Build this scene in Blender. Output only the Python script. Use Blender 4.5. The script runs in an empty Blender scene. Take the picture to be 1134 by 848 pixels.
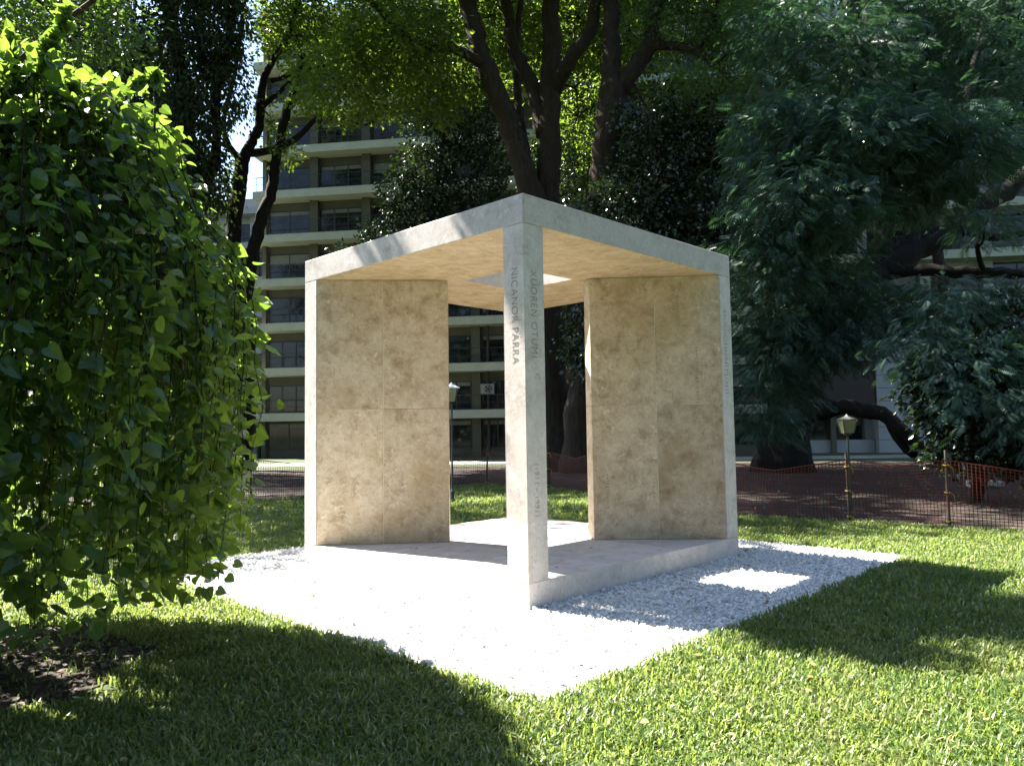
import bpy, math, random
import numpy as np
from mathutils import Vector, Matrix

random.seed(7)
RNG = np.random.default_rng(11)
scene = bpy.context.scene
COL = scene.collection

# ------------------------------------------------------------------ camera
F_PX, PITCH, ROLL, CAM_H = 839.5, 0.0624, -0.0145, 1.6
cam_data = bpy.data.cameras.new("camera")
cam = bpy.data.objects.new("camera", cam_data)
COL.objects.link(cam)
scene.camera = cam
cam_data.sensor_width = 36.0
cam_data.sensor_fit = 'HORIZONTAL'
cam_data.lens = F_PX / 1134.0 * 36.0
cam_data.clip_start, cam_data.clip_end = 0.05, 3000.0
_fw = Vector((0, math.cos(PITCH), math.sin(PITCH)))
_up = Vector((0, -math.sin(PITCH), math.cos(PITCH)))
_rt = Vector((1, 0, 0))
_c, _s = math.cos(ROLL), math.sin(ROLL)
_r2, _u2 = _c * _rt + _s * _up, -_s * _rt + _c * _up
cam.matrix_world = Matrix(((_r2.x, _u2.x, -_fw.x, 0), (_r2.y, _u2.y, -_fw.y, 0),
                           (_r2.z, _u2.z, -_fw.z, CAM_H), (0, 0, 0, 1)))

# ------------------------------------------------------------------ light
TRAVEL = Vector((2.40, -1.535, -3.63)).normalized()
SUN_EL = math.asin(-TRAVEL.z)
SUN_ROT = math.atan2(-TRAVEL.x, -TRAVEL.y)
world = bpy.data.worlds.new("World")
scene.world = world
world.use_nodes = True
wn = world.node_tree
bg = wn.nodes['Background']
sky = wn.nodes.new('ShaderNodeTexSky')
sky.sky_type = 'NISHITA'
sky.sun_disc = False
sky.sun_elevation = SUN_EL
sky.sun_rotation = SUN_ROT
sky.air_density = 1.0
sky.dust_density = 0.6
wn.links.new(sky.outputs['Color'], bg.inputs['Color'])
bg.inputs['Strength'].default_value = 0.055
sd = bpy.data.lights.new("sun", 'SUN')
sd.energy = 5.0
sd.angle = math.radians(0.55)
sd.color = (1.0, 0.95, 0.86)
sun = bpy.data.objects.new("sun", sd)
COL.objects.link(sun)
sun.location = (-30, 20, 50)
sun.rotation_euler = TRAVEL.to_track_quat('-Z', 'Y').to_euler()

scene.view_settings.view_transform = 'Standard'
scene.view_settings.look = 'None'
scene.view_settings.gamma = 1.0
scene.view_settings.exposure = 2.75
scene.cycles.use_denoising = True
scene.cycles.max_bounces = 7
scene.cycles.diffuse_bounces = 4
scene.cycles.glossy_bounces = 3
scene.cycles.transmission_bounces = 5
scene.cycles.transparent_max_bounces = 6
scene.cycles.caustics_reflective = False
scene.cycles.caustics_refractive = False

# ------------------------------------------------------------------ helpers
def ray(px, py):
    X, Y = px - 567.0, py - 424.0
    x = (_c * X + _s * Y) / F_PX
    y = (-_s * X + _c * Y) / F_PX
    cp, sp = math.cos(PITCH), math.sin(PITCH)
    return np.array([x, cp + y * sp, sp - y * cp])

def at(px, py, Y):
    """world point seen at photo pixel (px, py) at distance Y ahead of the camera"""
    d = ray(px, py)
    return np.array([0, 0, CAM_H]) + d * (Y / d[1])

def on_ground(px, py, z=0.0):
    d = ray(px, py)
    return np.array([0, 0, CAM_H]) + d * ((z - CAM_H) / d[2])

TH, FX, FY = 0.7745, 0.1242, 6.8176
AX_U = np.array([-math.cos(TH), math.sin(TH), 0.0])
AX_V = np.array([math.sin(TH), math.cos(TH), 0.0])
AX_Z = np.array([0, 0, 1.0])
def UV(u, v, z):
    return np.array([FX, FY, 0.0]) + u * AX_U + v * AX_V + z * AX_Z
def to_uv(P):
    q = P[..., :2] - np.array([FX, FY])
    return q @ AX_U[:2], q @ AX_V[:2]

def tag(o, label=None, cat=None, group=None, kind=None):
    if label: o['label'] = label
    if cat: o['category'] = cat
    if group: o['group'] = group
    if kind: o['kind'] = kind
    return o

def empty(name, loc=(0, 0, 0), rz=0.0):
    o = bpy.data.objects.new(name, None)
    o.empty_display_size = 0.2
    COL.objects.link(o)
    o.location = tuple(float(c) for c in loc)
    o.rotation_euler = (0, 0, rz)
    return o

def mesh_obj(name, V, faces, mats, parent=None, smooth=False, mat_idx=None):
    """V (n,3); faces: list of int arrays (m,k). Coordinates are world unless the parent is moved."""
    me = bpy.data.meshes.new(name)
    V = np.asarray(V, dtype=np.float32)
    me.vertices.add(len(V))
    me.vertices.foreach_set('co', V.ravel())
    tot = np.concatenate([np.full(len(f), f.shape[1], dtype=np.int32) for f in faces])
    idx = np.concatenate([np.asarray(f, dtype=np.int32).ravel() for f in faces])
    st = np.concatenate([[0], np.cumsum(tot)[:-1]]).astype(np.int32)
    me.loops.add(len(idx))
    me.loops.foreach_set('vertex_index', idx)
    me.polygons.add(len(tot))
    me.polygons.foreach_set('loop_start', st)
    me.polygons.foreach_set('loop_total', tot)
    me.polygons.foreach_set('use_smooth', np.full(len(tot), bool(smooth)))
    if not isinstance(mats, (list, tuple)): mats = [mats]
    for m in mats: me.materials.append(m)
    if mat_idx is not None:
        me.polygons.foreach_set('material_index', np.asarray(mat_idx, dtype=np.int32))
    me.update(calc_edges=True)
    me.validate()
    o = bpy.data.objects.new(name, me)
    COL.objects.link(o)
    if parent is not None: o.parent = parent
    return o

class MB:
    """collects boxes, prisms, tubes and quads into one mesh"""
    def __init__(self): self.V, self.F, self.n = [], {}, 0
    def add(self, V, faces):
        V = np.asarray(V, float)
        for f in faces:
            f = np.asarray(f, int)
            if f.ndim == 1: f = f[None]
            self.F.setdefault(f.shape[1], []).append(f + self.n)
        self.V.append(V); self.n += len(V)
        return self
    def box(self, x0, x1, y0, y1, z0, z1, bev=0.0):
        if bev <= 0:
            V = [(x, y, z) for z in (z0, z1) for y in (y0, y1) for x in (x0, x1)]
            Fq = [(0, 2, 3, 1), (4, 5, 7, 6), (0, 1, 5, 4), (2, 6, 7, 3), (0, 4, 6, 2), (1, 3, 7, 5)]
            return self.add(V, [np.array(Fq)])
        return self.hexa([UVid(x, y, z) for z in (z0, z1) for y in (y0, y1) for x in (x0, x1)], bev)
    def hexa(self, C, bev=0.0):
        """8 corners ordered z(y(x)); bevelled by shrinking each face"""
        C = np.asarray(C, float)
        Fq = np.array([(0, 2, 3, 1), (4, 5, 7, 6), (0, 1, 5, 4), (2, 6, 7, 3), (0, 4, 6, 2), (1, 3, 7, 5)])
        if bev <= 0: return self.add(C, [Fq])
        V, vid = [], {}
        for fi, f in enumerate(Fq):
            for k in range(4):
                p = C[f[k]]; a = C[f[k - 1]]; b = C[f[(k + 1) % 4]]
                da = (a - p) / np.linalg.norm(a - p); db = (b - p) / np.linalg.norm(b - p)
                vid[(fi, f[k])] = len(V); V.append(p + bev * da + bev * db)
        quads = [[vid[(fi, c)] for c in f] for fi, f in enumerate(Fq)]
        tris = []
        for c in range(8):
            fs = [fi for fi in range(6) if c in Fq[fi]]
            tris.append([vid[(fi, c)] for fi in fs])
        seen = set()
        for fi, f in enumerate(Fq):
            for k in range(4):
                a, b = f[k], f[(k + 1) % 4]
                key = (min(a, b), max(a, b))
                if key in seen: continue
                seen.add(key)
                fj = [g for g in range(6) if g != fi and a in Fq[g] and b in Fq[g]][0]
                quads.append([vid[(fi, b)], vid[(fi, a)], vid[(fj, a)], vid[(fj, b)]])
        return self.add(V, [np.array(quads), np.array(tris)])
    def tube(self, P, R, seg=10, wob=0.0, caps=True):
        P = np.asarray(P, float); R = np.asarray(R, float); n = len(P)
        T = np.gradient(P, axis=0); T /= np.linalg.norm(T, axis=1)[:, None] + 1e-9
        ref = np.array([0.0, 1.0, 0.0]) if abs(T[0][1]) < .8 else np.array([1.0, 0, 0])
        A = ref - T * (T @ ref)[:, None]; A /= np.linalg.norm(A, axis=1)[:, None] + 1e-9
        B = np.cross(T, A)
        th = np.linspace(0, 2 * np.pi, seg, endpoint=False)
        rr = R[:, None] * np.ones(seg)
        if wob > 0:
            ph = RNG.uniform(0, 6.28, 3)
            k = np.arange(n)[:, None]
            rr = rr * (1 + wob * (np.sin(3 * th + ph[0] + .5 * k) * .5 + np.sin(5 * th + ph[1] - .37 * k) * .35 + RNG.normal(0, .3, (n, seg))))
        V = P[:, None] + rr[..., None] * (np.cos(th)[:, None] * A[:, None] + np.sin(th)[:, None] * B[:, None])
        V = V.reshape(-1, 3)
        i = np.arange(n - 1)[:, None] * seg; j = np.arange(seg); j2 = (j + 1) % seg
        q = np.stack([i + j, i + j2, i + seg + j2, i + seg + j], -1).reshape(-1, 4)
        fs = [q]
        if caps: fs += [np.arange(seg)[::-1][None], (np.arange(seg) + (n - 1) * seg)[None]]
        return self.add(V, fs)
    def build(self, name, mats, parent=None, smooth=False):
        return mesh_obj(name, np.concatenate(self.V), [np.concatenate(v) for v in self.F.values()], mats, parent, smooth)
def UVid(x, y, z): return (x, y, z)

def spline(P, n):
    P = np.asarray(P, float)
    Q = np.vstack([2 * P[0] - P[1], P, 2 * P[-1] - P[-2]])
    t = np.linspace(0, len(P) - 1 - 1e-6, n); i = t.astype(int); f = (t - i)[:, None]
    a, b, c, d = Q[i], Q[i + 1], Q[i + 2], Q[i + 3]
    return .5 * (2 * b + (c - a) * f + (2 * a - 5 * b + 4 * c - d) * f ** 2 + (3 * b - a - 3 * c + d) * f ** 3)

def vnoise(x, y, seed=0):
    """smooth value noise on the plane, 0..1"""
    g = np.random.default_rng(seed).random((64, 64))
    xi, yi = np.floor(x).astype(int), np.floor(y).astype(int)
    fx, fy = x - xi, y - yi
    fx, fy = fx * fx * (3 - 2 * fx), fy * fy * (3 - 2 * fy)
    a, b = g[xi % 64, yi % 64], g[(xi + 1) % 64, yi % 64]
    c, d = g[xi % 64, (yi + 1) % 64], g[(xi + 1) % 64, (yi + 1) % 64]
    return (a * (1 - fx) + b * fx) * (1 - fy) + (c * (1 - fx) + d * fx) * fy

# ------------------------------------------------------------------ materials
def new_mat(name):
    m = bpy.data.materials.new(name); m.use_nodes = True
    return m, m.node_tree, m.node_tree.nodes['Principled BSDF']
def N(nt, t, **kw):
    n = nt.nodes.new(t)
    for k, v in kw.items():
        if hasattr(n, k): setattr(n, k, v)
        else: n.inputs[k].default_value = v
    return n
def ramp(nt, src, stops):
    r = nt.nodes.new('ShaderNodeValToRGB')
    e = r.color_ramp.elements
    while len(e) < len(stops): e.new(0.5)
    for el, (p, c) in zip(e, stops):
        el.position = p; el.color = (*c, 1)
    nt.links.new(src, r.inputs[0])
    return r.outputs[0]
def mixc(nt, a, b, f, mode='MIX'):
    m = nt.nodes.new('ShaderNodeMix'); m.data_type = 'RGBA'; m.blend_type = mode
    for s, v in ((m.inputs[6], a), (m.inputs[7], b), (m.inputs[0], f)):
        if hasattr(v, 'is_output') or isinstance(v, bpy.types.NodeSocket): nt.links.new(v, s)
        elif isinstance(v, (int, float)): s.default_value = v
        else: s.default_value = (*v, 1)
    return m.outputs[2]
def bump(nt, bsdf, h, strength, dist):
    b = nt.nodes.new('ShaderNodeBump'); b.inputs['Strength'].default_value = strength; b.inputs['Distance'].default_value = dist
    nt.links.new(h, b.inputs['Height']); nt.links.new(b.outputs[0], bsdf.inputs['Normal'])
def noise(nt, scale, detail=6, rough=.6, coord='Object', dist=0.0, stretch=None):
    tc = nt.nodes.new('ShaderNodeTexCoord'); src = tc.outputs[coord]
    if stretch:
        mp = nt.nodes.new('ShaderNodeMapping'); mp.inputs['Scale'].default_value = stretch
        nt.links.new(src, mp.inputs[0]); src = mp.outputs[0]
    n = N(nt, 'ShaderNodeTexNoise', Scale=scale, Detail=detail, Roughness=rough, Distortion=dist)
    nt.links.new(src, n.inputs['Vector'])
    return n.outputs['Fac']

def plain(name, col, rough=.6, metal=0.0, var=.12, scale=6.0, spec=.4):
    m, nt, b = new_mat(name)
    f = noise(nt, scale)
    lo = tuple(c * (1 - var) for c in col); hi = tuple(min(1, c * (1 + var)) for c in col)
    nt.links.new(ramp(nt, f, [(.3, lo), (.7, hi)]), b.inputs['Base Color'])
    b.inputs['Roughness'].default_value = rough; b.inputs['Metallic'].default_value = metal
    b.inputs['Specular IOR Level'].default_value = spec
    return m

def travertine(name, light, mid, dark, pit=.5, ochre=None):
    m, nt, b = new_mat(name)
    oi = nt.nodes.new('ShaderNodeObjectInfo')
    tc = nt.nodes.new('ShaderNodeTexCoord')
    off = N(nt, 'ShaderNodeVectorMath', operation='MULTIPLY_ADD')
    sep = nt.nodes.new('ShaderNodeCombineXYZ')
    for k in range(3): nt.links.new(oi.outputs['Random'], sep.inputs[k])
    off.inputs[1].default_value = (37., 53., 71.)
    nt.links.new(sep.outputs[0], off.inputs[0]); nt.links.new(tc.outputs['Object'], off.inputs[2])
    def nz(scale, detail, rough, dist=0.0):
        n = N(nt, 'ShaderNodeTexNoise', Scale=scale, Detail=detail, Roughness=rough, Distortion=dist)
        nt.links.new(off.outputs[0], n.inputs['Vector']); return n.outputs['Fac']
    a = nz(4.6, 12, .78, .3)
    base = ramp(nt, a, [(.33, dark), (.47, mid), (.61, light)])
    c2 = nz(11.0, 8, .75, .3)
    pale = ramp(nt, c2, [(.56, (0, 0, 0)), (.63, (1, 1, 1))])
    base = mixc(nt, base, tuple(min(1, c * 1.08) for c in light), pale)
    if ochre:
        c4 = nz(1.3, 5, .6, .3)
        base = mixc(nt, base, ochre, ramp(nt, c4, [(.5, (0, 0, 0)), (.7, (.75, .75, .75))]))
    c3 = nz(30.0, 6, .8, 0.2)
    pits = ramp(nt, c3, [(.57, (0, 0, 0)), (.68, (pit, pit, pit))])
    base = mixc(nt, base, tuple(c * .55 for c in dark), pits)
    # tone of each slab
    hsv = nt.nodes.new('ShaderNodeHueSaturation')
    mr = N(nt, 'ShaderNodeMapRange'); mr.inputs[3].default_value = .86; mr.inputs[4].default_value = 1.08
    nt.links.new(oi.outputs['Random'], mr.inputs[0]); nt.links.new(mr.outputs[0], hsv.inputs['Value'])
    nt.links.new(base, hsv.inputs['Color'])
    nt.links.new(hsv.outputs[0], b.inputs['Base Color'])
    b.inputs['Roughness'].default_value = .62; b.inputs['Specular IOR Level'].default_value = .35
    bump(nt, b, c3, .4, .006)
    return m

def leaf_mat(name, lo, hi, trans, tfac=.35, rough=.42, spec=.5, yellow=None, ymix=.06):
    m, nt, b = new_mat(name)
    geo = nt.nodes.new('ShaderNodeNewGeometry')
    rnd = geo.outputs['Random Per Island']
    stops = [(0.0, lo), (1 - ymix - .02, hi)]
    if yellow: stops.append((1 - ymix, yellow))
    col = ramp(nt, rnd, stops)
    big = noise(nt, 1.1, 3, .5)
    hs = nt.nodes.new('ShaderNodeHueSaturation')
    mr = N(nt, 'ShaderNodeMapRange'); mr.inputs[1].default_value = .35; mr.inputs[2].default_value = .65
    mr.inputs[3].default_value = .75; mr.inputs[4].default_value = 1.25
    nt.links.new(big, mr.inputs[0]); nt.links.new(mr.outputs[0], hs.inputs['Value']); nt.links.new(col, hs.inputs['Color'])
    nt.links.new(hs.outputs[0], b.inputs['Base Color'])
    b.inputs['Roughness'].default_value = rough; b.inputs['Specular IOR Level'].default_value = spec
    tr = nt.nodes.new('ShaderNodeBsdfTranslucent')
    tcol = mixc(nt, trans, tuple(c * .6 for c in trans), rnd)
    nt.links.new(tcol, tr.inputs['Color'])
    mx = nt.nodes.new('ShaderNodeMixShader'); mx.inputs[0].default_value = tfac
    nt.links.new(b.outputs[0], mx.inputs[1]); nt.links.new(tr.outputs[0], mx.inputs[2])
    nt.links.new(mx.outputs[0], nt.nodes['Material Output'].inputs[0])
    return m

def bark_mat(name, lo, hi, scale=5.0):
    m, nt, b = new_mat(name)
    f = noise(nt, scale, 9, .72, dist=.5, stretch=(1.6, 1.6, .3))
    nt.links.new(ramp(nt, f, [(.3, lo), (.68, hi)]), b.inputs['Base Color'])
    b.inputs['Roughness'].default_value = .9; b.inputs['Specular IOR Level'].default_value = .2
    bump(nt, b, f, .9, .06)
    return m

M_TRAV = travertine('travertine_pale', (.575, .53, .50), (.505, .455, .42), (.365, .32, .285), .7)
M_PANEL = travertine('travertine_mottled', (.60, .505, .385), (.475, .378, .27), (.285, .20, .12), .9, (.42, .305, .17))
M_BOUNCE_WARM = travertine('travertine_bounce_warmed', (.64, .51, .34), (.52, .385, .22), (.37, .25, .115), .4)  # ceiling stone; warm bounce from the sunlit floor is put into its colour
M_ENGR = plain('engraved_groove', (.20, .175, .135), .9)
M_JOINT = plain('pale_grout', (.58, .53, .44), .8)

# ------------------------------------------------------------------ ground
def ground_mat():
    m, nt, b = new_mat('lawn_soil')
    f = noise(nt, 3.0, 8, .7); g = noise(nt, .25, 4, .6)
    a = ramp(nt, f, [(.3, (.018, .03, .008)), (.5, (.03, .05, .012)), (.7, (.06, .065, .025))])
    c = mixc(nt, a, (.05, .06, .02), ramp(nt, g, [(.45, (0, 0, 0)), (.65, (.5, .5, .5))]))
    nt.links.new(c, b.inputs['Base Color']); b.inputs['Roughness'].default_value = .95
    bump(nt, b, f, .6, .03)
    return m
def dirt_mat(name, lo, mid, hi):
    m, nt, b = new_mat(name)
    f = noise(nt, 7.0, 9, .75); g = noise(nt, .6, 4, .6)
    a = ramp(nt, f, [(.3, lo), (.5, mid), (.72, hi)])
    c = mixc(nt, a, tuple(x * .6 for x in mid), ramp(nt, g, [(.4, (0, 0, 0)), (.65, (.8, .8, .8))]))
    nt.links.new(c, b.inputs['Base Color']); b.inputs['Roughness'].default_value = .95
    bump(nt, b, f, .8, .04)
    return m
M_GROUND = ground_mat()
M_DIRT = dirt_mat('red_brown_dirt', (.009, .005, .003), (.026, .013, .007), (.13, .098, .07))
M_SOIL = dirt_mat('dark_soil', (.02, .014, .01), (.045, .032, .024), (.11, .085, .065))
M_PATH = dirt_mat('pale_path', (.24, .22, .18), (.36, .33, .28), (.48, .45, .39))

o = mesh_obj('lawn_ground', [(-350, -250, 0), (350, -250, 0), (350, 500, 0), (-350, 500, 0)], [np.array([[0, 1, 2, 3]])], M_GROUND)
tag(o, 'wide ground of the park lawn beneath the grass', 'ground', kind='structure')

def sheet(name, poly, z, mat, label, cat):
    """closed outline, smoothed and roughened, filled as one sheet"""
    P = np.array([(p[0], p[1], 0) for p in poly] + [(poly[0][0], poly[0][1], 0)], float)
    Q = spline(P, len(poly) * 14)[:-1]
    Q[:, 0] += .10 * (vnoise(Q[:, 0] * 1.7 + 40, Q[:, 1] * 1.7 + 40, 3) - .5) * 2
    Q[:, 1] += .10 * (vnoise(Q[:, 0] * 1.9 + 80, Q[:, 1] * 1.9 + 9, 4) - .5) * 2
    Q[:, 2] = z
    c = Q.mean(0)
    n = len(Q)
    V = np.vstack([Q, c])
    tri = np.array([(i, (i + 1) % n, n) for i in range(n)])
    o = mesh_obj(name, V, [tri], mat)
    tag(o, label, cat, kind='structure')
    return Q[:, :2]

def inside(P, poly):
    x, y = P[:, 0], P[:, 1]; r = np.zeros(len(P), bool); n = len(poly)
    for i in range(n):
        x1, y1 = poly[i]; x2, y2 = poly[(i + 1) % n]
        k = ((y1 > y) != (y2 > y)) & (x < (x2 - x1) * (y - y1) / (y2 - y1 + 1e-12) + x1)
        r ^= k
    return r

FENCE = [(14.0, 8.6), (10.0, 10.2), (7.2, 11.5), (5.9, 12.6), (4.2, 13.6), (2.6, 17.5), (1.2, 20.5), (-1.2, 22.5), (-3.4, 20.5), (-5.6, 18.4), (-8.5, 17.6), (-13.0, 17.8)]
DIRT = sheet('dirt_bed', FENCE + [(-20, 19.5), (-22, 30), (-8, 34), (6, 35), (18, 32), (24, 22), (20, 10)], .004, M_DIRT,
             'bare red brown earth behind the orange netting', 'dirt')
SOILP = sheet('soil_patch', [(-2.75, 4.75), (-2.6, 5.3), (-2.75, 6.0), (-3.7, 6.5), (-4.8, 6.2), (-5.3, 5.2), (-4.6, 4.2), (-3.3, 4.15)], .008, M_SOIL,
              'dark bare soil under the weeping tree', 'soil')
SOIL2 = sheet('bare_corner', [(2.72, 3.78), (2.66, 3.95), (2.80, 4.12), (3.2, 4.15), (3.4, 3.8), (3.0, 3.55)], .008, M_SOIL,
              'bare dark soil at the lawn edge', 'soil')
o = mesh_obj('park_path', [(-30, 37.5, .006), (30, 36.5, .006), (30, 40.5, .006), (-30, 41.5, .006)], [np.array([[0, 1, 2, 3]])], M_PATH)
tag(o, 'pale path in front of the apartment block', 'path', kind='structure')

# ------------------------------------------------------------------ monument
W, H, PW, TT, HB = 3.8102, 3.7693, 0.2698, 0.2746, 0.2389
HOLE = 1.4158
mon = empty('stone_pavilion', UV(0, 0, 0))
tag(mon, 'open travertine pavilion with slab roof, corner posts and inscriptions, standing on white gravel', 'pavilion')
bpy.context.view_layer.update()
MOFF = np.array(UV(0, 0, 0))
def uvbox(mb, u0, u1, v0, v1, z0, z1, bev=.006):
    C = [UV(u, v, z) - MOFF for z in (z0, z1) for v in (v0, v1) for u in (u1, u0)]
    return mb.hexa(C, bev)
# plinth of slabs
uvbox(MB(), 0, W, 0, W, -.05, HB - .002, .004).build('plinth', M_TRAV, mon)
g = .0025
for i in range(3):
    for j in range(3):
        u0, u1 = W * i / 3 + g + .004, W * (i + 1) / 3 - g - .004
        v0, v1 = W * j / 3 + g + .004, W * (j + 1) / 3 - g - .004
        uvbox(MB(), u0, u1, v0, v1, HB - .0015, HB + .002, 0).build('floor_slab', M_TRAV, mon)
for (u, v) in ((0, 0), (W - PW, 0), (0, W - PW), (W - PW, W - PW)):
    p = uvbox(MB(), u + .001, u + PW - .001, v + .001, v + PW - .001, HB + .003, H - TT - .001, .005).build('post', M_TRAV, mon)
    # joint line where the post stands on the plinth
# roof: four edge beams round a square light well, underside coloured with the floor's warm bounce
z0, z1 = H - TT, H
h0, h1 = HOLE, W - HOLE
mb = MB()
RV, RF = [], []
outer = [(0, 0), (W, 0), (W, W), (0, W)]
inner = [(h0, h0), (h1, h0), (h1, h1), (h0, h1)]
for z in (z0, z1):
    for (u, v) in outer + inner: RV.append(UV(u, v, z) - MOFF)
quads = []
for k in range(4):
    k2 = (k + 1) % 4
    quads += [(k, k2, 4 + k2, 4 + k), (8 + k2, 8 + k, 12 + k, 12 + k2), (k2, k, 8 + k, 8 + k2), (4 + k, 4 + k2, 12 + k2, 12 + k)]
roof = mesh_obj('roof_slab', RV, [np.array(quads)], [M_TRAV, M_BOUNCE_WARM], mon, False, [1, 0, 0, 0] * 4)
bm_ = roof.modifiers.new('bevel', 'BEVEL'); bm_.width = .006; bm_.segments = 1; bm_.limit_method = 'ANGLE'

# two walls of four slabs each on the diagonal
e = 0.0486
def wall_pt(s, off, z):
    """s runs along the diagonal from the west post (0) to the east post (1)"""
    u, v = W * (1 - s), W * s
    d = off / math.sqrt(2)
    return UV(u - d, v - d, z) - MOFF
OFF_POST, OFF_GAP, WALL_T = PW / math.sqrt(2), e * math.sqrt(2), .14
def wall_off(s):
    """the front face runs from the inner corner of the post to just ahead of the diagonal at the opening"""
    a = min(s, 1 - s); a0 = PW / 2 / W
    return OFF_POST + (OFF_GAP - OFF_POST) * (a - a0) / (G - a0)
def diag_panel(sa, sb, cut_a=0.0, cut_b=0.0):
    zs = [HB + .004, HB + .004 + (H - TT - HB) * .505, H - TT - .003]
    sm = (sa + sb) / 2
    for zi in range(2):
        for (s0, s1, c0, c1) in ((sa, sm, cut_a, 0), (sm, sb, 0, cut_b)):
            gap = .0008
            za, zb = zs[zi] + .0015, zs[zi + 1] - .0015
            C = []
            for z in (za, zb):
                C += [wall_pt(s0 + gap, wall_off(s0), z), wall_pt(s1 - gap, wall_off(s1), z), wall_pt(s0 + gap + c0, wall_off(s0) - WALL_T, z), wall_pt(s1 - gap + c1, wall_off(s1) - WALL_T, z)]
            MB().hexa(C, .003).build('wall_slab', M_PANEL, mon)
    C = []
    for z in (zs[0], zs[2]):
        C += [wall_pt(sa + .004, wall_off(sa) - .005, z), wall_pt(sb - .004, wall_off(sb) - .005, z), wall_pt(sa + .004 + cut_a, wall_off(sa) - WALL_T + .005, z), wall_pt(sb - .004 + cut_b, wall_off(sb) - WALL_T + .005, z)]
    MB().hexa(C).build('grout_core', M_JOINT, mon)
G = 1.2775 / W
A_S = PW / 2 / W + .0012
diag_panel(A_S, G, 0, 0)
diag_panel(1 - G, 1 - A_S, -.010, 0)

def inscription(txt, org, xdir, ydir, size, length=None):
    cu = bpy.data.curves.new('inscription', 'FONT')
    cu.body = txt; cu.size = size; cu.extrude = .0003; cu.offset = -.0018 * size / .1; cu.space_character = 1.12
    tmp = bpy.data.objects.new('inscription', cu); COL.objects.link(tmp)
    bpy.context.view_layer.update()
    dg = bpy.context.evaluated_depsgraph_get()
    me = bpy.data.meshes.new_from_object(tmp.evaluated_get(dg))
    bpy.data.objects.remove(tmp)
    co = np.empty(len(me.vertices) * 3, np.float32); me.vertices.foreach_get('co', co); co = co.reshape(-1, 3)
    if length: co[:, 0] *= length / (co[:, 0].max() - co[:, 0].min())
    nd = np.cross(xdir, ydir)
    P = org + co[:, :1] * xdir + co[:, 1:2] * ydir + co[:, 2:] * nd
    me.vertices.foreach_set('co', (P - MOFF).astype(np.float32).ravel())
    me.materials.clear(); me.materials.append(M_ENGR)
    me.update()
    o = bpy.data.objects.new('inscription', me); COL.objects.link(o); o.parent = mon
    return o
DOWN = -AX_Z
# left face of the front post (normal -v): letter tops towards the corner
inscription('NICANOR PARRA', UV(.165, -.0005, 3.10), DOWN, -AX_U, .118, .88)
inscription('XUOREN OTUMI', UV(-.0005, .085, 3.07), DOWN, AX_V, .125, .80)
inscription('C', UV(-.0005, .13, 2.12), DOWN, AX_V, .09)
inscription('(1911 - 1991)', UV(-.0005, .10, 1.30), DOWN, AX_V, .085, .47)
inscription('HOHIOHI', UV(-.0005, W - .20, 3.06), DOWN, AX_V, .11, .50)
inscription('HITIOHI', UV(-.0005, W - .20, 2.47), DOWN, AX_V, .11, .44)
def wall_text(txt, s, z, size, length):
    p0 = wall_pt(s, wall_off(s) + .0006, z); p1 = wall_pt(s + .02, wall_off(s + .02) + .0006, z)
    dirv = (p1 - p0) / np.linalg.norm(p1 - p0)
    inscription(txt, p0 + MOFF, DOWN, dirv, size, length)
wall_text('HIIOH', .865, 3.25, .05, .24)
wall_text('IHOHIIH HOI', .905, 2.60, .05, .68)
wall_text('HIIOHIO', .695, 1.05, .05, .42)
wall_text('IOI', .80, .95, .045, .18)

# ------------------------------------------------------------------ gravel bed
GU0, GU1, GV0, GV1 = -1.63, 4.90, -1.62, 4.97
def stone_mat():
    m, nt, b = new_mat('white_marble_chips')
    geo = nt.nodes.new('ShaderNodeNewGeometry')
    nt.links.new(ramp(nt, geo.outputs['Random Per Island'], [(0, (.42, .41, .39)), (.12, (.62, .61, .59)), (1, (.78, .775, .76))]), b.inputs['Base Color'])
    b.inputs['Roughness'].default_value = .75
    return m
def gravel_base_mat():
    m, nt, b = new_mat('gravel_bed')
    tc = nt.nodes.new('ShaderNodeTexCoord')
    v = N(nt, 'ShaderNodeTexVoronoi', Scale=45.0); nt.links.new(tc.outputs['Object'], v.inputs['Vector'])
    nt.links.new(ramp(nt, v.outputs['Distance'], [(0, (.66, .65, .63)), (.6, (.52, .51, .49)), (1, (.28, .27, .25))]), b.inputs['Base Color'])
    b.inputs['Roughness'].default_value = .9
    bump(nt, b, v.outputs['Distance'], .8, -.02)
    return m
mb = MB()
C = [UV(u, v, z) for z in (-.02, .012) for v in (GV0, GV1) for u in (GU1, GU0)]
o = mb.hexa(C).build('gravel_ground', gravel_base_mat())
tag(o, 'square bed of white gravel round the pavilion', 'gravel', kind='structure')

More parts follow.
